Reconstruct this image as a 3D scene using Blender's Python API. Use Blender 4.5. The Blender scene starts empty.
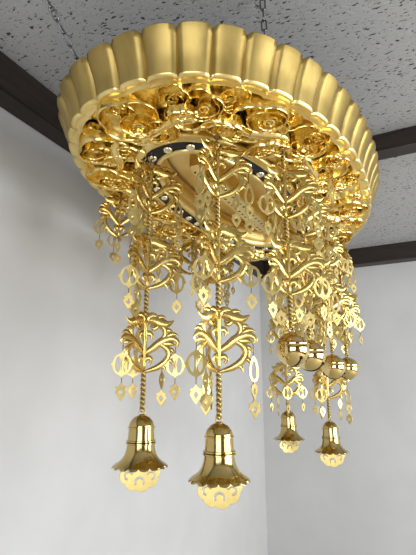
import bpy, bmesh, math, random
from mathutils import Vector, Matrix

# ------------------------------------------------------------------ camera, world, lights, exposure
SC = bpy.context.scene
COL = SC.collection
PI = math.pi
S = 0.75            # metres per layout unit (layout origin = camera)
EYE = 1.5           # camera height
A1 = math.atan2(.891, .453)
D1 = Vector((math.cos(A1), math.sin(A1)))           # long axis of the canopy
NV = Vector((math.sin(A1), -math.cos(A1)))          # across it, away from the left wall
AR = math.radians(63.95)                            # the room's own heading
DR = Vector((math.cos(AR), math.sin(AR)))
NR = Vector((math.sin(AR), -math.cos(AR)))
CEN = Vector((.20, 2.215))
STR = Vector((.183, 2.26))                          # origin the strands are measured from


def room(s, t, z):
    """room coordinates in metres: s along the left wall, t towards the left wall"""
    p = DR * s - NR * t
    return Vector((p.x, p.y, z))


cam_d = bpy.data.cameras.new('camera')
cam = bpy.data.objects.new('camera', cam_d)
COL.objects.link(cam)
cam.location = (0, 0, EYE)
cam.rotation_euler = (math.radians(90 + 14.4), 0, 0)
cam_d.sensor_fit = 'VERTICAL'
cam_d.sensor_height = 36.0
cam_d.lens = 36.0 * 416 / 555
cam_d.clip_start = .02
SC.camera = cam

world = bpy.data.worlds.new('daylight')
SC.world = world
world.use_nodes = True
bg = world.node_tree.nodes['Background']
bg.inputs[0].default_value = (.82, .9, 1, 1)
bg.inputs[1].default_value = 1.0


def area(name, loc, target, sx, sy, power, color):
    ld = bpy.data.lights.new(name, 'AREA')
    ld.shape = 'RECTANGLE'
    ld.size, ld.size_y = sx, sy
    ld.energy = power
    ld.color = color
    o = bpy.data.objects.new(name, ld)
    COL.objects.link(o)
    o.location = loc
    o.rotation_euler = (Vector(target) - Vector(loc)).to_track_quat('-Z', 'Y').to_euler()
    return o


T_L = 1.350         # left wall
T_R = -3.3          # window wall on the camera's right
S_F = 3.955         # right-hand wall of the picture
S_B = -2.6          # wall behind the camera
CEIL = EYE + 1.6 * S
# daylight through the two windows (one behind, one on the right)
area('window_daylight', room(1.5, T_R - .06, 1.35), room(1.5, -1.0, .25), 3.7, 1.7, 160, (.95, .98, 1))
area('window_daylight', room(S_B - .06, -1.0, 1.35), room(0, -1.0, .35), 2.6, 1.7, 55, (.95, .98, 1))

vs = SC.view_settings
vs.view_transform = 'Standard'
vs.look = 'None'
vs.gamma = 1
vs.use_curve_mapping = False
vs.exposure = 0.22
SC.display_settings.display_device = 'sRGB'


# ------------------------------------------------------------------ materials
def mat(name, color, rough=.5, metal=0.0):
    m = bpy.data.materials.new(name)
    m.use_nodes = True
    b = m.node_tree.nodes['Principled BSDF']
    b.inputs['Base Color'].default_value = (*color, 1)
    b.inputs['Roughness'].default_value = rough
    b.inputs['Metallic'].default_value = metal
    return m


def nodes(m):
    nt = m.node_tree
    return nt, nt.nodes['Principled BSDF'], nt.nodes.new, nt.links.new


def vary(m, c1, c2, scale, stretch=(1, 1, 1), bump=0.0, lo=.35, hi=.65, detail=4, r1=None, r2=None):
    """object-space noise between two colours, with optional bump and roughness range"""
    nt, b, N, L = nodes(m)
    tc = N('ShaderNodeTexCoord'); mp = N('ShaderNodeMapping'); no = N('ShaderNodeTexNoise')
    mp.inputs['Scale'].default_value = stretch
    no.inputs['Scale'].default_value = scale
    no.inputs['Detail'].default_value = detail
    L(tc.outputs['Object'], mp.inputs[0]); L(mp.outputs[0], no.inputs['Vector'])
    cr = N('ShaderNodeValToRGB')
    cr.color_ramp.elements[0].position = lo; cr.color_ramp.elements[0].color = (*c1, 1)
    cr.color_ramp.elements[1].position = hi; cr.color_ramp.elements[1].color = (*c2, 1)
    L(no.outputs['Fac'], cr.inputs[0]); L(cr.outputs[0], b.inputs['Base Color'])
    if r1 is not None:
        mr = N('ShaderNodeMapRange')
        mr.inputs[3].default_value = r1; mr.inputs[4].default_value = r2
        L(no.outputs['Fac'], mr.inputs[0]); L(mr.outputs[0], b.inputs['Roughness'])
    if bump:
        bp = N('ShaderNodeBump'); bp.inputs['Strength'].default_value = bump
        bp.inputs['Distance'].default_value = .004
        L(no.outputs['Fac'], bp.inputs['Height']); L(bp.outputs[0], b.inputs['Normal'])
    return m


M = {}
M['carved'] = vary(mat('carved_gilt_wood', (1, .72, .3), .24, 1), (.80, .59, .19), (.95, .76, .32), 14, r1=.17, r2=.3)
M['leaf'] = vary(mat('satin_gold_leaf', (.6, .45, .2), .4, 1), (.42, .30, .095), (.56, .41, .14), 7, (3, 3, .6), .05, r1=.34, r2=.46)
M['border'] = vary(mat('pale_gold_leaf', (.9, .7, .34), .34, 1), (.80, .61, .24), (.92, .73, .31), 9, r1=.3, r2=.4)
M['scroll'] = vary(mat('gilt_scroll_metal', (.9, .66, .27), .25, 1), (.50, .35, .10), (.76, .56, .20), 30, r1=.18, r2=.34)
M['plaque'] = vary(mat('gilt_sheet_metal', (.95, .74, .36), .3, 1), (.58, .45, .17), (.72, .57, .23), 20, r1=.3, r2=.42)
M['brass'] = vary(mat('polished_brass', (.8, .58, .24), .14, 1), (.46, .34, .125), (.58, .44, .17), 6, (1, 1, .3), r1=.1, r2=.18)
M['ball'] = mat('bright_brass', (.78, .60, .26), .07, 1)
M['chain'] = vary(mat('aged_gold_chain', (.7, .5, .2), .3, 1), (.42, .30, .10), (.58, .43, .17), 60)
M['wire'] = mat('dark_brass_wire', (.16, .10, .035), .45, 1)
M['steel'] = mat('steel_chain_link', (.22, .22, .23), .25, 1)
M['navy'] = mat('dark_lacquer', (.006, .007, .016), .3)
M['navy'].node_tree.nodes['Principled BSDF'].inputs['Specular IOR Level'].default_value = .15
M['bead'] = mat('pearl_gilt_bead', (.93, .85, .66), .16, 1)
M['recess'] = vary(mat('gold_leaf_panel', (.85, .58, .22), .2, 1), (.70, .48, .17), (.85, .64, .28), 5, r1=.28, r2=.4)
M['dark'] = mat('dark_inside', (.01, .008, .005), .8)
M['wall'] = vary(mat('white_plaster', (.78, .775, .77), .85), (.555, .552, .55), (.59, .587, .585), 3.0, bump=.03)
M['wood'] = vary(mat('dark_stained_timber', (.05, .03, .02), .45), (.012, .0065, .0045), (.028, .016, .010), 5, (1, 1, 9), .15)
M['panel'] = vary(mat('brown_timber_panelling', (.2, .13, .08), .5), (.14, .085, .05), (.24, .15, .09), 4, (1, 1, 8))
M['floor'] = vary(mat('straw_matting', (.62, .55, .38), .7), (.46, .43, .36), (.54, .50, .43), 40, (1, 12, 1))
M['frame'] = mat('pale_window_timber', (.45, .33, .2), .5)

# ceiling board: grey rock-wool tile with dark worm-like fissures and pinholes
mc = M['ceiling'] = mat('fissured_ceiling_board', (.5, .5, .5), .9)
nt, b, N, L = nodes(mc)
tc = N('ShaderNodeTexCoord')
wn = N('ShaderNodeTexNoise'); wn.inputs['Scale'].default_value = 22; wn.inputs['Detail'].default_value = 2
mixv = N('ShaderNodeMix'); mixv.data_type = 'VECTOR'; mixv.inputs[0].default_value = .02
L(tc.outputs['Object'], wn.inputs['Vector']); L(tc.outputs['Object'], mixv.inputs[4]); L(wn.outputs['Color'], mixv.inputs[5])
mp = N('ShaderNodeMapping'); mp.inputs['Scale'].default_value = (125, 48, 1)
mp.inputs['Rotation'].default_value = (0, 0, .18)
L(mixv.outputs[1], mp.inputs[0])
n1 = N('ShaderNodeTexNoise'); n1.inputs['Scale'].default_value = 1.0; n1.inputs['Detail'].default_value = 1.5
L(mp.outputs[0], n1.inputs['Vector'])
c1 = N('ShaderNodeValToRGB')
c1.color_ramp.elements[0].position = .645; c1.color_ramp.elements[0].color = (.40, .40, .40, 1)
c1.color_ramp.elements[1].position = .675; c1.color_ramp.elements[1].color = (.04, .04, .042, 1)
L(n1.outputs['Fac'], c1.inputs[0])
n2 = N('ShaderNodeTexNoise'); n2.inputs['Scale'].default_value = 110; n2.inputs['Detail'].default_value = 1
L(tc.outputs['Object'], n2.inputs['Vector'])
c2 = N('ShaderNodeValToRGB')
c2.color_ramp.elements[0].position = .66; c2.color_ramp.elements[0].color = (1, 1, 1, 1)
c2.color_ramp.elements[1].position = .72; c2.color_ramp.elements[1].color = (.35, .35, .35, 1)
L(n2.outputs['Fac'], c2.inputs[0])
mx = N('ShaderNodeMix'); mx.data_type = 'RGBA'; mx.blend_type = 'MULTIPLY'; mx.inputs[0].default_value = 1
L(c1.outputs[0], mx.inputs[6]); L(c2.outputs[0], mx.inputs[7]); L(mx.outputs[2], b.inputs['Base Color'])
bp = N('ShaderNodeBump'); bp.inputs['Strength'].default_value = .6; bp.inputs['Distance'].default_value = .004
bp.invert = True
L(n1.outputs['Fac'], bp.inputs['Height']); L(bp.outputs[0], b.inputs['Normal'])


# ------------------------------------------------------------------ helpers
def me_of(bm, name, m, smooth=True, sharp=None):
    me = bpy.data.meshes.new(name)
    bmesh.ops.recalc_face_normals(bm, faces=bm.faces[:])
    bm.to_mesh(me)
    bm.free()
    if smooth:
        for p in me.polygons:
            p.use_smooth = True
    if sharp is not None:
        me.set_sharp_from_angle(angle=math.radians(sharp))
    me.materials.append(M[m])
    return me


def put(name, me, parent=None, loc=(0, 0, 0), rot=(0, 0, 0), scale=None):
    o = bpy.data.objects.new(name, me)
    COL.objects.link(o)
    o.parent = parent
    o.location = loc
    o.rotation_euler = rot
    if scale is not None:
        o.scale = (scale,) * 3 if isinstance(scale, (int, float)) else scale
    return o


def tag(o, label, cat, group=None):
    o['label'] = label
    o['category'] = cat
    if group:
        o['group'] = group
    return o


def thing(name, label, cat, loc, rz=0, group=None):
    o = bpy.data.objects.new(name, None)
    o.empty_display_size = .05
    COL.objects.link(o)
    o.location = loc
    o.rotation_euler = (0, 0, rz)
    return tag(o, label, cat, group)


def hexa(bm, c):
    v = [bm.verts.new(p) for p in c]
    for f in ((0, 1, 2, 3), (4, 7, 6, 5), (0, 4, 5, 1), (1, 5, 6, 2), (2, 6, 7, 3), (3, 7, 4, 0)):
        bm.faces.new([v[i] for i in f])


def rbox(bm, s0, s1, t0, t1, z0, z1):
    hexa(bm, [room(s, t, z) for z in (z0, z1) for s, t in ((s0, t0), (s1, t0), (s1, t1), (s0, t1))])


def struct(name, boxes, m, parent=None, bevel=0):
    bm = bmesh.new()
    for bx in boxes:
        rbox(bm, *bx)
    if bevel:
        bmesh.ops.bevel(bm, geom=bm.edges[:], offset=bevel, segments=2, affect='EDGES')
    o = put(name, me_of(bm, name, m, smooth=False), parent)
    if parent is None:
        o['kind'] = 'structure'
    return o


def loft(bm, rings, close_u=True, close_v=False):
    """rings: list of lists of points -> quad surface"""
    vs_ = [[bm.verts.new(p) for p in r] for r in rings]
    n = len(vs_)
    for i in range(n if close_v else n - 1):
        a, c = vs_[i], vs_[(i + 1) % n]
        k = len(a)
        for j in range(k if close_u else k - 1):
            bm.faces.new((a[j], a[(j + 1) % k], c[(j + 1) % k], c[j]))
    return vs_


def cap(bm, ring):
    bm.faces.new(ring)


def lathe(bm, prof, n=32, mtx=None, rim=None):
    rings = []
    for i, (r, z) in enumerate(prof):
        ring = []
        for k in range(n):
            a = 2 * PI * k / n
            rr, zz = (r, z) if rim is None else rim(i, a, r, z)
            p = Vector((rr * math.cos(a), rr * math.sin(a), zz))
            ring.append(mtx @ p if mtx else p)
        rings.append(ring)
    vv = loft(bm, rings)
    if prof[0][0] > 1e-6:
        cap(bm, vv[0][::-1])
    if prof[-1][0] > 1e-6:
        cap(bm, vv[-1])


def smooth_path(P, n):
    """Catmull-Rom through P (tuples of any length), n samples"""
    out = []
    m = len(P) - 1
    for i in range(n):
        t = i / (n - 1) * m
        k = min(int(t), m - 1)
        f = t - k
        p0, p1, p2, p3 = P[max(k - 1, 0)], P[k], P[k + 1], P[min(k + 2, m)]
        out.append(tuple(.5 * (2 * b_ + (c_ - a_) * f + (2 * a_ - 5 * b_ + 4 * c_ - d_) * f * f + (3 * b_ - a_ - 3 * c_ + d_) * f ** 3)
                         for a_, b_, c_, d_ in zip(p0, p1, p2, p3)))
    return out


def stroke(bm, P, mtx, thick=.5, n=11, sides=6):
    """flattened tapered leaf stroke in the local x-z plane: P = [(x, z, half width)]"""
    path = smooth_path(P, n)
    rings = []
    for i, (x, z, w) in enumerate(path):
        a, c = path[max(i - 1, 0)], path[min(i + 1, n - 1)]
        t = Vector((c[0] - a[0], 0, c[1] - a[1]))
        if t.length < 1e-9:
            t = Vector((1, 0, 0))
        t.normalize()
        nn = Vector((-t.z, 0, t.x))
        w = max(w, .0006)
        ring = []
        for k in range(sides):
            an = 2 * PI * k / sides
            ring.append(mtx @ (Vector((x, 0, z)) + nn * (w * math.cos(an)) + Vector((0, w * thick * math.sin(an) , 0))))
        rings.append(ring)
    vv = loft(bm, rings)
    cap(bm, vv[0][::-1])
    cap(bm, vv[-1])


def tube(bm, pts, r, sides=6, closed=False):
    rings = []
    n = len(pts)
    up = None
    for i in range(n):
        a = pts[(i - 1) % n] if closed else pts[max(i - 1, 0)]
        c = pts[(i + 1) % n] if closed else pts[min(i + 1, n - 1)]
        t = (Vector(c) - Vector(a)).normalized()
        if up is None:
            up = t.orthogonal().normalized()
        up = (up - t * up.dot(t)).normalized()
        w = t.cross(up)
        rings.append([Vector(pts[i]) + up * (r * math.cos(2 * PI * k / sides)) + w * (r * math.sin(2 * PI * k / sides)) for k in range(sides)])
    vv = loft(bm, rings, close_v=closed)
    if not closed:
        cap(bm, vv[0][::-1]); cap(bm, vv[-1])


def ring_pts(R, c=(0, 0, 0), ax=None, n=14, sy=1.0):
    m = ax or Matrix()
    return [Vector(c) + (m @ Vector((R * math.cos(2 * PI * k / n), 0, R * sy * math.sin(2 * PI * k / n)))) for k in range(n)]


def plate(name, loops, thick, m, bevel=.0):
    """flat sheet in the x-z plane cut from 2-D outlines (later loops are holes)"""
    cu = bpy.data.curves.new(name, 'CURVE')
    cu.dimensions = '2D'
    cu.fill_mode = 'BOTH'
    cu.extrude = thick / 2
    cu.bevel_depth = bevel
    cu.bevel_resolution = 1
    for lp in loops:
        sp = cu.splines.new('POLY')
        sp.points.add(len(lp) - 1)
        for q, p in zip(sp.points, lp):
            q.co = (p[0], p[1], 0, 1)
        sp.use_cyclic_u = True
    o = bpy.data.objects.new(name, cu)
    COL.objects.link(o)
    bpy.context.view_layer.update()
    me = bpy.data.meshes.new_from_object(o.evaluated_get(bpy.context.evaluated_depsgraph_get()))
    bpy.data.objects.remove(o)
    bpy.data.curves.remove(cu)
    me.transform(Matrix.Rotation(PI / 2, 4, 'X'))
    me.name = name
    me.materials.clear()
    me.materials.append(M[m])
    return me


def ellipse(a, b_, n, phase=0.0, p=2.25):
    """n points evenly spaced along a slightly squared oval: [(pos, outward normal)]"""
    K = 4000
    th = [2 * PI * k / K for k in range(K + 1)]
    sg = lambda c: math.copysign(abs(c) ** (2 / p), c)
    pts = [(a * sg(math.cos(t)), b_ * sg(math.sin(t))) for t in th]
    L_ = [0]
    for k in range(K):
        L_.append(L_[-1] + math.hypot(pts[k + 1][0] - pts[k][0], pts[k + 1][1] - pts[k][1]))
    out = []
    j = 0
    for i in range(n):
        t = ((i + phase) % n) / n * L_[-1]
        if t < L_[j]:
            j = 0
        while L_[j + 1] < t:
            j += 1
        f = (t - L_[j]) / (L_[j + 1] - L_[j])
        x = pts[j][0] + (pts[j + 1][0] - pts[j][0]) * f
        y = pts[j][1] + (pts[j + 1][1] - pts[j][1]) * f
        nrm = Vector((math.copysign(abs(x / a) ** (p - 1) / a, x), math.copysign(abs(y / b_) ** (p - 1) / b_, y))).normalized()
        out.append((Vector((x, y)), nrm))
    return out


# ------------------------------------------------------------------ the room
W = .12
struct('floor', [(S_B - W, S_F + W, T_R - W, T_L + W, -.1, 0)], 'floor')
struct('ceiling', [(S_B - W, S_F + W, T_R - W, T_L + W, CEIL, CEIL + .1)], 'ceiling')
# ceiling material is laid in object space; give the slab the room's axes
o = bpy.data.objects['ceiling']
rm = Matrix.Rotation(AR, 4, 'Z')
o.data.transform(rm.inverted()); o.matrix_world = rm
struct('wall_left', [(S_B - W, S_F + W, T_L, T_L + W, 0, CEIL)], 'wall')
struct('wall_right', [(S_F, S_F + W, T_R - W, T_L, 0, CEIL)], 'wall')
w0, w1, z0, z1 = -.4, 3.4, .45, 2.2
struct('wall_window', [(S_B - W, w0, T_R - W, T_R, 0, CEIL), (w1, S_F, T_R - W, T_R, 0, CEIL),
                       (w0, w1, T_R - W, T_R, 0, z0), (w0, w1, T_R - W, T_R, z1, CEIL)], 'panel')
b0, b1 = -2.35, .35
struct('wall_back', [(S_B - W, S_B, T_R, b0, 0, CEIL), (S_B - W, S_B, b1, T_L, 0, CEIL),
                     (S_B - W, S_B, b0, b1, 0, z0), (S_B - W, S_B, b0, b1, z1, CEIL)], 'panel')
fr = [(w0, w1, T_R - .07, T_R + .02, z0, z0 + .06), (w0, w1, T_R - .07, T_R + .02, z1 - .06, z1)]
fr += [(x - .03, x + .03, T_R - .07, T_R + .02, z0, z1) for x in (w0 + .03, w0 + .95, w0 + 1.9, w0 + 2.85, w1 - .03)]
struct('window_1', fr, 'frame')
fr = [(S_B - .07, S_B + .02, b0, b1, z0, z0 + .06), (S_B - .07, S_B + .02, b0, b1, z1 - .06, z1)]
fr += [(S_B - .07, S_B + .02, x - .03, x + .03, z0, z1) for x in (b0 + .03, b0 + .9, b0 + 1.8, b1 - .03)]
struct('window_2', fr, 'frame')
BH, BP = .2 * S, .125
struct('trim_1', [(S_B, S_F, T_L - .096, T_L, CEIL - BH, CEIL)], 'wood', bevel=.004)
struct('trim_2', [(S_F - BP, S_F, T_R, T_L - .096, CEIL - BH, CEIL)], 'wood', bevel=.004)
struct('trim_3', [(2.67 * S, 2.81 * S, T_R, T_L - .096, CEIL - .12 * S, CEIL)], 'wood', bevel=.004)

# ------------------------------------------------------------------ the oval canopy
random.seed(5)
CZ = EYE + S                                        # height of its underside
can = thing('canopy', 'large oval gilded canopy with a fluted rim and carved cloud underside, hung from the ceiling',
            'canopy', (CEN.x * S, CEN.y * S, CZ), A1 - .015)
AX, BX = 1.09, .66                                # underside half axes (layout units)
NF, PF = 52, 10


def rim_ring(off, z, fl, zf=0.0, a=AX, b_=BX):
    """one fluted ring: fl = flute depth, zf = arched top"""
    out = []
    for i, (p, nr) in enumerate(ellipse(a, b_, NF * PF)):
        f = (i % PF) / PF
        h = math.sqrt(max(0, 1 - (2 * f - 1) ** 2)) ** .62
        q = p + nr * (off + fl * h)
        out.append(Vector((q.x * S, q.y * S, (z + zf * h) * S)))
    return out


FLR = .060
bm = bmesh.new()
loft(bm, [rim_ring(0, 0, .018), rim_ring(.003, .010, .018), rim_ring(.013, .04, .017), rim_ring(.028, .08, .016), rim_ring(FLR - .008, .124, .016, .004),
          rim_ring(FLR, .140, .016, .009), rim_ring(FLR - .003, .145, .014, .011), rim_ring(FLR - .014, .144, .012, .009), rim_ring(FLR - .033, .11, .0)])
put('fluted_rim', me_of(bm, 'fluted_rim', 'leaf', sharp=50), can)
bm = bmesh.new()
vv = loft(bm, [rim_ring(FLR - .031, .112, 0), rim_ring(FLR - .1, .115, 0)])
cap(bm, vv[1])
put('top_board', me_of(bm, 'top_board', 'wood', smooth=False), can)
# scalloped border on the underside
bm = bmesh.new()
loft(bm, [rim_ring(.001, .004, .0195), rim_ring(-.002, -.005, .018), rim_ring(-.008, -.007, .017), rim_ring(-.013, -.003, .016),
          rim_ring(-.030, -.001, .013), rim_ring(-.034, -.005, .012), rim_ring(-.038, -.004, .011), rim_ring(-.044, .03, .006)])
put('scalloped_border', me_of(bm, 'scalloped_border', 'border'), can)


def ell_ring(a, b_, z, n=160, c=(0, 0)):
    return [Vector(((p.x + c[0]) * S, (p.y + c[1]) * S, z * S)) for p, _ in ellipse(a, b_, n)]


WC = (0, .03)                                       # centre of the well (v = -.03)
AW, BW = .775, .335
bm = bmesh.new()
rngs = [rim_ring(-.040, .028, .006)]
K = NF * PF
rngs.append([Vector(((p.x + WC[0]) * S, (p.y + WC[1]) * S, .004 * S)) for p, _ in ellipse(AW + .03, BW + .03, K)])
loft(bm, rngs)
put('cloud_ground', me_of(bm, 'cloud_ground', 'carved'), can)
# lips and dark band round the well
bm = bmesh.new()
loft(bm, [ell_ring(AW + r, BW + r, z, c=WC) for r, z in ((.034, .01), (.033, -.022), (.026, -.030), (.016, -.030), (.008, -.036), (.002, -.036), (-.002, -.026))])
put('outer_lip', me_of(bm, 'outer_lip', 'border'), can)
bm = bmesh.new()
loft(bm, [ell_ring(AW, BW, -.031, c=WC), ell_ring(AW - .07, BW - .07, -.027, c=WC)])
put('dark_band', me_of(bm, 'dark_band', 'navy'), can)['label'] = 'black lacquer band set with pearly gilt beads'
bm = bmesh.new()
loft(bm, [ell_ring(AW - .069 + r, BW - .069 + r, z, c=WC) for r, z in ((0, -.024), (-.002, -.036), (-.01, -.040), (-.018, -.036), (-.022, .0), (-.024, .02), (-.04, .045), (-.044, .07))])
put('inner_lip', me_of(bm, 'inner_lip', 'border'), can)
bm = bmesh.new()
vv = loft(bm, [ell_ring(AW - .105, BW - .105, z, c=WC) for z in (.06, .09)] + [ell_ring(AW - .2, BW - .2, .097, c=WC)])
cap(bm, vv[2])
put('recessed_panel', me_of(bm, 'recessed_panel', 'recess', smooth=False), can)
bm = bmesh.new()
bmesh.ops.create_icosphere(bm, subdivisions=2, radius=.021 * S, matrix=Matrix.Diagonal((1, 1, .75, 1)))
bead = me_of(bm, 'bead', 'bead')
for p, _ in ellipse(AW - .036, BW - .036, 34):
    put('bead', bead, can, ((p.x + WC[0]) * S, (p.y + WC[1]) * S, -.034 * S))
# long boss bar down the middle of the well, pierced with dark holes
bm = bmesh.new()
rr = []
for k, z in enumerate((.097, .02, .0, -.002)):
    a, w = .52, (.058, .058, .052, .04)[k]
    rr.append([Vector(((a * math.copysign(abs(math.cos(t)) ** .45, math.cos(t))) * S, (.03 + w * math.copysign(abs(math.sin(t)) ** .6, math.sin(t))) * S, z * S))
               for t in [2 * PI * (i + .5) / 48 for i in range(48)]])
vv = loft(bm, rr)
cap(bm, vv[-1])
put('centre_bar', me_of(bm, 'centre_bar', 'border', smooth=False), can)
bm = bmesh.new()
bmesh.ops.create_icosphere(bm, subdivisions=1, radius=.013 * S, matrix=Matrix.Diagonal((1, .5, .3, 1)))
HOLE = me_of(bm, 'pierced_hole', 'dark')
for i in range(20):
    for j in (-.024, .024):
        put('pierced_hole', HOLE, can, ((-.46 + i * .0485) * S, (.03 + j) * S, -.001 * S), (0, 0, .6 * (-1) ** i))


def cloud_mesh(seed):
    """one carved cloud: nested lobed dishes stepping down towards an off-centre scroll (unit radius, relief along -z)"""
    rd = random.Random(seed)
    bm = bmesh.new()
    ang = rd.uniform(0, 2 * PI)
    cx = cy = base = 0.0
    R = 1.0
    for lv in range(3):
        k = (5, 4, 3)[lv] + rd.choice((-1, 0, 0, 1))
        ph = rd.uniform(0, 6.28)
        H = (.50, .46, .40)[lv]
        prof = [(1.0, -.1), (1.0, .72), (.99, .93), (.97, 1), (.945, .98), (.92, .84), (.86, .55), (.74, .25), (.55, .08), (.3, .03), (.02, .05)]
        n = 56
        rings = []
        for q, h in prof:
            ring = []
            for i in range(n):
                a = 2 * PI * i / n
                lob = 1 - .17 * q + .17 * q * abs(math.sin(k * a / 2 + ph)) ** .75
                ring.append(Vector((cx + R * q * lob * math.cos(a), cy + R * q * lob * math.sin(a) * .86, -(base + H * h))))
            rings.append(ring)
        vv = loft(bm, rings)
        cap(bm, vv[-1])
        base += H * .12
        ang += rd.uniform(.4, 1.3)
        cx += R * .27 * math.cos(ang); cy += R * .22 * math.sin(ang)
        R *= .60
    # scroll curl in the eye
    pts = []
    for i in range(16):
        f = i / 15
        a = ang + 2.6 * PI * f * 0.8
        r = R * 1.05 * (1 - .8 * f)
        pts.append((cx + r * math.cos(a), cy + r * math.sin(a), -(base + .10 + .16 * f)))
    tube(bm, pts, .05, 6)
    bm.transform(Matrix.Diagonal((S, S, S, 1)))
    return me_of(bm, 'cloud_scroll', 'carved', sharp=60)


CL = [cloud_mesh(s) for s in range(6)]


def cloud(u, w, R, tilt=.16, z=0.0):
    d = Vector((u, w))
    rot = Matrix.Rotation(random.uniform(0, 6.28), 3, 'Z')
    tl = Matrix.Rotation(random.uniform(-tilt, tilt), 3, 'X') @ Matrix.Rotation(random.uniform(-tilt, tilt), 3, 'Y')
    put('cloud_scroll', random.choice(CL), can, (u * S, w * S, z * S), (tl @ rot).to_euler(), (R, R, R * random.uniform(.75, 1.0)))


for i, (p, nr) in enumerate(ellipse(.955, .535, 19, .3)):
    q = p - nr * random.uniform(-.01, .01)
    cloud(q.x, q.y, random.uniform(.112, .138), .12, .022 - .01 * (i % 2))
for i, (p, nr) in enumerate(ellipse(.855, .43, 18, .1)):
    q = p - nr * random.uniform(-.015, .005)
    cloud(q.x, q.y + .01, random.uniform(.082, .108), .18, .006 - .012 * (i % 2))
for i, (p, nr) in enumerate(ellipse(1.01, .585, 24, .75)):
    cloud(p.x, p.y, random.uniform(.05, .07), .2, .010)
for i, (p, nr) in enumerate(ellipse(.905, .485, 20, .6)):
    q = p + nr * random.uniform(-.04, .04)
    cloud(q.x, q.y, random.uniform(.05, .07), .25, -.020)
# smooth trailing clouds
for i, (p, nr) in enumerate(ellipse(.89, .48, 12, .2)):
    bm = bmesh.new()
    tg = Vector((-nr.y, nr.x))
    mt = Matrix.Translation((p.x * S, p.y * S, -.028 * S)) @ Matrix.Rotation(math.atan2(tg.y, tg.x) + random.uniform(-.3, .3), 4, 'Z') @ Matrix.Rotation(PI / 2, 4, 'X')
    s_ = S * random.uniform(.85, 1.1)
    stroke(bm, [(-.14 * s_, .015 * s_, .004 * s_), (-.07 * s_, -.01 * s_, .018 * s_), (.0, .0, .024 * s_), (.08 * s_, .018 * s_, .02 * s_), (.13 * s_, .0, .012 * s_), (.11 * s_, -.02 * s_, .006 * s_)],
           mt, .9, 16, 8)
    put('cloud_tail', me_of(bm, 'cloud_tail', 'carved'), can)

# ------------------------------------------------------------------ hanging strands
WR, WH = .125, .205        # wing reach and height (layout units)


def wing(bm, ang):
    mt = Matrix.Rotation(ang, 4, 'Z')
    kx, kz = WR * S, WH * S

    def st(P, thick=.4, n=11):
        stroke(bm, [(x * kx, (z - .5) * kz, w * kx * 1.6) for x, z, w in P], mt, thick, n, 6)
    st([(.0, .93, .05), (.2, .95, .09), (.45, .89, .11), (.68, .86, .07), (.88, .93, .012)])
    st([(.0, .84, .05), (.08, .98, .08), (.24, 1.03, .06), (.42, .99, .01)])
    st([(.28, .92, .04), (.45, 1.0, .05), (.64, .99, .01)])
    st([(.40, .88, .05), (.60, .78, .06), (.62, .66, .055), (.50, .56, .05), (.28, .47, .05)])
    st([(.44, .86, .04), (.30, .78, .045), (.2, .80, .035), (.2, .86, .02)])
    st([(.60, .72, .03), (.74, .75, .04), (.86, .72, .008)])
    st([(.02, .33, .05), (.22, .40, .07), (.48, .53, .08), (.76, .60, .07), (.95, .57, .05), (1.03, .5, .035), (.95, .45, .02)])
    st([(.5, .52, .05), (.70, .64, .055), (.88, .68, .04), (1.04, .64, .008)])
    st([(.55, .5, .05), (.77, .5, .055), (.94, .47, .01)])
    st([(.46, .5, .05), (.68, .42, .065), (.76, .30, .07), (.63, .16, .065), (.36, .055, .055), (.06, .0, .03)])
    st([(.70, .40, .04), (.84, .38, .04), (.92, .31, .008)])
    st([(.70, .22, .04), (.82, .18, .035), (.88, .10, .008)])
    st([(.50, .11, .04), (.62, .06, .03), (.66, -.02, .008)])
    st([(.0, .66, .05), (.13, .70, .055), (.22, .64, .035), (.18, .58, .02)])
    st([(.0, .20, .05), (.14, .25, .05), (.22, .19, .035), (.16, .13, .02)])


def tier_mesh():
    bm = bmesh.new()
    for k in range(3):
        wing(bm, k * 2 * PI / 3)
    h = WH * S
    lathe(bm, [(.001, -.5 * h), (.004, -.47 * h), (.007, -.38 * h), (.0055, -.3 * h), (.008, -.15 * h), (.006, 0), (.009, .15 * h), (.007, .3 * h), (.011, .4 * h), (.006, .48 * h), (.001, .52 * h)], 10)
    return me_of(bm, 'scroll_bracket', 'scroll', sharp=48)


TIER = tier_mesh()


def oval(rx, rz, cx=0, cz=0, n=24, p=1.0, a0=0, a1=2 * PI):
    return [(cx + rx * math.copysign(abs(math.cos(t)) ** p, math.cos(t)), cz + rz * math.copysign(abs(math.sin(t)) ** p, math.sin(t)))
            for t in [a0 + (a1 - a0) * i / (n - 1 if a1 - a0 < 6 else n) for i in range(n)]]


def join(meshes, name):
    """meshes: [(mesh, matrix)] -> one mesh keeping materials"""
    out = bpy.data.meshes.new(name)
    bm = bmesh.new()
    mats = []
    for me, mt in meshes:
        base = len(bm.faces)
        t = me.copy()
        t.transform(mt)
        bm.from_mesh(t)
        bm.faces.ensure_lookup_table()
        m = me.materials[0]
        if m not in mats:
            mats.append(m)
        for f in bm.faces[base:]:
            f.material_index = mats.index(m)
        bpy.data.meshes.remove(t)
    bm.to_mesh(out)
    bm.free()
    for m in mats:
        out.materials.append(m)
    return out


def wire_mesh(z0, z1, r=.0011):
    bm = bmesh.new()
    tube(bm, [(0, 0, z0), (0, 0, (z0 + z1) / 2), (0, 0, z1)], r, 5)
    return me_of(bm, 'wire', 'wire')


U = S
TH = .0022
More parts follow.
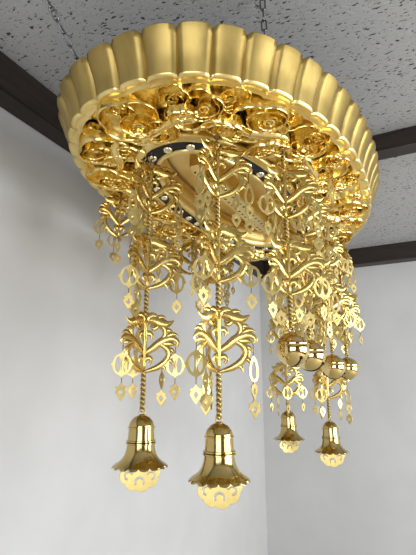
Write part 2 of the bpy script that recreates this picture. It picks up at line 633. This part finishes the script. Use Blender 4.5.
# big eye-shaped plaque
W2, H2 = .040 * U, .045 * U
outl = []
for i in range(48):
    t = 2 * PI * i / 48
    k = 1 + .20 * max(0, 1 - abs(((t + PI / 4) % (PI / 2)) - PI / 4) / .16) * (1 if abs(math.cos(t)) > .7 else .9)
    outl.append((W2 * .86 * k * math.cos(t), H2 * .86 * k * math.sin(t)))
hole_l = [(-.012 * U - .0135 * U * math.cos(t) * (1 if math.cos(t) > 0 else .55), .028 * U * math.sin(t)) for t in [2 * PI * i / 18 for i in range(18)]]
hole_r = [(-x, z) for x, z in hole_l][::-1]
eye_me = plate('eye', [outl, hole_l, hole_r], TH, 'plaque', .0006)
bm = bmesh.new()
lathe(bm, [(.0005, -H2), (.0022, -.4 * H2), (.0042, 0), (.0022, .4 * H2), (.0005, H2)], 8)
stem_me = me_of(bm, 'stem', 'plaque')
# small pierced diamond with shoulders
dia = [(0, .030), (.008, .019), (.019, .016), (.0145, .008), (.020, 0), (.010, -.016), (0, -.031), (-.010, -.016), (-.020, 0), (-.0145, .008), (-.019, .016), (-.008, .019)]
dia_me = plate('diamond', [[(x * U, z * U) for x, z in dia], [(0, .010 * U), (-.009 * U, -.002 * U), (0, -.014 * U), (.009 * U, -.002 * U)]], TH, 'plaque', .0006)
# slim teardrop loop
drop_o = [(.017 * U * math.sin(t) * (1 - .25 * math.cos(t)), .043 * U * math.cos(t)) for t in [2 * PI * i / 28 for i in range(28)]][::-1]
drop_h = [(x * .58, z * .72 - .003 * U) for x, z in drop_o][::-1]
drop_me = plate('drop', [drop_o, drop_h], TH, 'plaque', .0006)
# leaf drop
leaf_o = [(0, .03), (.012, .012), (.014, -.004), (.007, -.02), (0, -.034), (-.007, -.02), (-.014, -.004), (-.012, .012)]
leaf_me = plate('leafdrop', [[(x * U, z * U) for x, z in leaf_o], [(0, .012 * U), (-.006 * U, 0), (0, -.012 * U), (.006 * U, 0)]], TH, 'plaque', .0006)


def T(z, ry=0.0):
    return Matrix.Translation((0, 0, z * U)) @ Matrix.Rotation(ry, 4, 'Z')


R0 = T(0)
DANG = [
    join([(wire_mesh(0, -.034 * U), R0), (eye_me, T(-.074)), (stem_me, T(-.074)), (wire_mesh(-.115 * U, -.142 * U), R0), (dia_me, T(-.168, .35))], 'eye_pendant'),
    join([(wire_mesh(0, -.05 * U), R0), (drop_me, T(-.088)), (wire_mesh(-.128 * U, -.14 * U), R0), (dia_me, T(-.158, .5)), (wire_mesh(-.185 * U, -.194 * U), R0), (dia_me, T(-.216, -.2))], 'drop_pendant'),
    join([(wire_mesh(0, -.03 * U), R0), (leaf_me, T(-.06)), (wire_mesh(-.09 * U, -.1 * U), R0), (dia_me, T(-.124, .6))], 'diamond_pendant'),
]
DN = ['eye_pendant', 'drop_pendant', 'diamond_pendant']


def rope_mesh(z0, z1):
    """twisted two-strand chain between two heights (metres, local)"""
    bm = bmesh.new()
    L_ = z0 - z1
    n = max(4, int(L_ / .0052))
    for ph in (0, PI):
        pts = [(.0046 * math.cos(ph + 2 * PI * i / 4.6), .0046 * math.sin(ph + 2 * PI * i / 4.6), z0 - L_ * i / n) for i in range(n + 1)]
        tube(bm, pts, .0042, 5)
    return me_of(bm, 'twisted_chain', 'chain')


def strand(u, v, tiers, z_end, label, yaw=0.0, seed=0, top=.965):
    rd = random.Random(seed + 11)
    p = STR + D1 * u + NV * v
    r = thing('pendant_strand', label, 'hanging ornament', (p.x * S, p.y * S, EYE + top * S), 0, 'gilt strands hanging under the canopy')
    # hook wire and ring under the clouds
    bm = bmesh.new()
    tube(bm, [(0, 0, .02), (0, 0, -.012)], .0016, 6)
    tube(bm, ring_pts(.008, (0, 0, -.018)), .0018, 6, True)
    tube(bm, ring_pts(.006, (0, 0, -.030), Matrix.Rotation(PI / 2, 3, 'Z')), .0016, 6, True)
    put('hook', me_of(bm, 'hook', 'wire'), r)
    zt = -.034
    for ti, zc in enumerate(tiers):
        lz = (zc - top) * S
        za, zb = lz + WH * S * .49, lz - WH * S * .49
        if zt - za > .008:
            put('twisted_chain', rope_mesh(zt, za), r)
        yw = yaw + rd.uniform(-.12, .12)
        b_ = put('scroll_bracket', TIER, r, (0, 0, lz), (0, 0, yw))
        for k in range(3):
            a = k * 2 * PI / 3
            # at the wing tip
            kind = rd.choice((0, 0, 1)) if not (k == 0 and ti == 2) else (0 if seed % 2 == 0 else 1)
            put(DN[kind], DANG[kind], b_, (WR * S * .95 * math.cos(a), WR * S * .95 * math.sin(a), -.035 * WH * S), (0, 0, -yw + rd.uniform(-.5, .5)))
            # below the lower loop
            if rd.random() < .7:
                put(DN[2], DANG[2], b_, (WR * S * .55 * math.cos(a), WR * S * .55 * math.sin(a), -.36 * WH * S), (0, 0, -yw + rd.uniform(-1.2, 1.2)))
        zt = zb
    if z_end is not None:
        put('twisted_chain', rope_mesh(zt, (z_end - top) * S), r)
    else:
        put('diamond_pendant', DANG[2], r, (0, 0, zt))
    return r


# ------------------------------------------------------------------ bells
BZ = .80
RB = .098                                           # rim radius (layout units)
bp_ = [(.02, 0), (.16, -.03), (.30, -.12), (.41, -.28), (.455, -.42), (.46, -.50), (.505, -.52), (.505, -.56), (.465, -.58),
       (.47, -.80), (.485, -1.08), (.54, -1.10), (.54, -1.15), (.49, -1.17), (.55, -1.20), (.55, -1.25), (.50, -1.28),
       (.525, -1.5), (.58, -1.72), (.68, -1.9), (.80, -2.02), (.92, -2.1), (1.0, -2.17), (1.005, -2.20), (.97, -2.19), (.86, -2.11), (.66, -1.97), (.5, -1.7), (.42, -1.2), (.38, -.5), (.2, -.2), (.01, -.15)]


def bell_rim(i, a, r, z):
    if 20 <= i <= 25:
        f = (0.25, .6, 1, 1, .9, .4)[i - 20]
        s_ = abs(math.sin(8 * a)) ** .7
        return r * (1 - .05 * f + .07 * f * s_), z + (.02 - .07 * s_) * f
    return r, z


bm = bmesh.new()
lathe(bm, [(r * RB * S, z * RB * S) for r, z in bp_], 96, None, lambda i, a, r, z:
      (bell_rim(i, a, r / (RB * S), z / (RB * S))[0] * RB * S, bell_rim(i, a, r / (RB * S), z / (RB * S))[1] * RB * S * BZ))
BELL = me_of(bm, 'bell_body', 'brass', sharp=45)
bm = bmesh.new()
tube(bm, ring_pts(.0075, (0, 0, .005)), .0022, 7, True)
lathe(bm, [(.009, -.004), (.009, .0005), (.005, .002), (.0005, .002)], 14)
BLOOP = me_of(bm, 'hanging_loop', 'chain')
# cloud-shaped clapper plate below the mouth
lob = []
for i in range(73):
    t = PI + PI * i / 72
    s_ = abs(math.sin(4.5 * (t - PI))) ** .6
    lob.append(((.66 + .07 * s_) * math.cos(t), (.56 + .09 * s_) * math.sin(t)))
lob += [(.5, .25), (.2, .36), (-.2, .36), (-.5, .25)]
holes = []
for cx, cz, r, a in ((-.40, -.10, .17, 2.4), (.40, -.10, .17, .75), (0, -.32, .19, 1.57)):
    o1 = [(cx + r * math.cos(a + t), cz + r * math.sin(a + t)) for t in [-2.2 + 4.4 * i / 14 for i in range(15)]]
    o2 = [(cx + (r - .08) * math.cos(a + t), cz + (r - .08) * math.sin(a + t)) for t in [2.2 - 4.4 * i / 14 for i in range(15)]]
    holes.append([(x, z) for x, z in (o1 + o2)][::-1])
q = RB * S
CLAP = plate('clapper_plate', [[(x * q, z * q) for x, z in lob]] + [[(x * q, z * q) for x, z in h] for h in holes], .003, 'plaque', .0008)
CLAP.transform(Matrix.Translation((0, 0, -1.98 * q)))
bm = bmesh.new()
tube(bm, [(0, 0, -.3 * q), (0, 0, -1.85 * q)], .0016, 6)
CROD = me_of(bm, 'clapper_rod', 'wire')


def bell(u, v, z, label, yaw):
    p = STR + D1 * u + NV * v
    b_ = thing('hanging_bell', label, 'bell', (p.x * S, p.y * S, EYE + z * S), yaw, 'flared bells on the long strands')
    put('bell_body', BELL, b_)
    put('hanging_loop', BLOOP, b_)
    put('clapper_rod', CROD, b_)
    put('clapper_plate', CLAP, b_)


RR = .061 * S
pr = [(.001, 1.0)] + [(math.sin(t), math.cos(t)) for t in [i * PI / 20 for i in range(1, 8)]]
pr += [(.955, .34), (1.03, .31), (1.03, .25), (.975, .22)] + [(math.sin(t), math.cos(t)) for t in [i * PI / 20 for i in range(9, 20)]] + [(.001, -1.0)]
bm = bmesh.new()
lathe(bm, [(r * RR, z * RR - RR) for r, z in pr], 40)
BALL = me_of(bm, 'ball_body', 'ball', sharp=40)
bm = bmesh.new()
sl = [(.0, 1.004 * RR * math.sin(t), -RR - 1.004 * RR * math.cos(t)) for t in [-1.0 + 2.0 * i / 20 for i in range(21)]]
tube(bm, sl, .0022, 6)
for e in (sl[0], sl[-1]):
    bmesh.ops.create_icosphere(bm, subdivisions=2, radius=.005, matrix=Matrix.Translation(e))
SLIT = me_of(bm, 'sound_slit', 'dark')


def ball(u, v, z, label, yaw):
    p = STR + D1 * u + NV * v
    b_ = thing('ball_bell', label, 'bell', (p.x * S, p.y * S, EYE + z * S), yaw, 'round ball bells on the right side')
    put('ball_body', BALL, b_)
    put('sound_slit', SLIT, b_)
    put('hanging_loop', BLOOP, b_)


BELLS = [(-.78, -.08, [.79, .47, .15], -.108, 'leftmost large bell'), (-.79, .237, [.79, .46, .145], -.122, 'second large bell from the left'),
         (.66, .04, [.76, .40, .03], -.165, 'small far bell below the ball bells'), (.60, .315, [.74, .39, .02], -.215, 'rightmost small far bell')]
BL = ['leftmost large flared brass bell with cloud clapper plate', 'second large flared brass bell, right of the leftmost one',
      'smaller far brass bell hanging below the biggest ball bell', 'rightmost of the flared brass bells, far back']
for i, (u, v, ti, zb, nm) in enumerate(BELLS):
    strand(u, v, ti, zb + .012, 'three-tier gilt scroll strand carrying the ' + nm, yaw=(.1, -.05, .3, 0)[i], seed=i)
    bell(u, v, zb, BL[i], (.1, -.05, .3, -.2)[i])
BALLS = [(-.59, .44, .185, 'nearest and biggest-looking ball bell, leftmost of four', 'front'), (-.37, .452, .175, 'second ball bell, half hidden behind the biggest one', 'second'),
         (.17, .44, .15, 'third ball bell from the left, low and farther back', 'third'), (.44, .47, .15, 'rightmost and farthest of the four ball bells', 'fourth')]
for i, (u, v, zt, lb, nm) in enumerate(BALLS):
    strand(u, v, [.74, .43], zt + .012, 'two-tier gilt strand carrying the %s ball bell from the left' % {'front': 'first'}.get(nm, nm), yaw=-.2 + .25 * i, seed=10 + i)
    ball(u, v, zt, 'polished ' + lb, .4 + .5 * i)
SHORT = [(-.5, -.47, .84, 'short gilt strand under the far left edge of the canopy'), (-.12, -.47, .80, 'short gilt strand behind the upper part of the leftmost bell strand'),
         (.2, -.42, .80, 'short gilt strand between the two large bell strands, hung at the back'), (.52, -.36, .80, 'short gilt strand at the far end, right of the second large bell strand')]
for i, (u, v, zc, lb) in enumerate(SHORT):
    strand(u, v, [zc], None, lb, yaw=.4 * i, seed=20 + i)


# ------------------------------------------------------------------ suspension chains
def chain(p0, p1, label):
    p0, p1 = Vector(p0), Vector(p1)
    d = p1 - p0
    n = int(d.length / .036)
    rot = d.to_track_quat('Z', 'Y').to_matrix()
    bm = bmesh.new()
    for i in range(n + 1):
        c = p0 + d * (i / n)
        ax = rot @ Matrix.Rotation(PI / 2 * (i % 2) + .5, 3, 'Z')
        pts = []
        for k in range(18):
            t = 2 * PI * k / 18
            pts.append(c + ax @ Vector((.0075 * math.cos(t), 0, .011 * math.sin(t) + math.copysign(.0105, math.sin(t)))))
        tube(bm, pts, 0.0027, 6, True)
    o = put('hanging_chain', me_of(bm, 'hanging_chain', 'steel'))
    o.data.transform(Matrix.Translation(-p0))
    o.location = p0
    return tag(o, label, 'chain', 'steel chains holding the canopy')


def lay(x, y, z):
    return (x * S, y * S, EYE + z * S)


chain(lay(-.44, 1.53, 1.113), lay(-.705, 1.26, 1.598), 'steel link chain slanting from the canopy\'s left edge to the ceiling')
chain(lay(.24, 1.42, 1.125), lay(.228, 1.405, 1.598), 'upright steel link chain above the canopy\'s middle, at the photo\'s top edge')
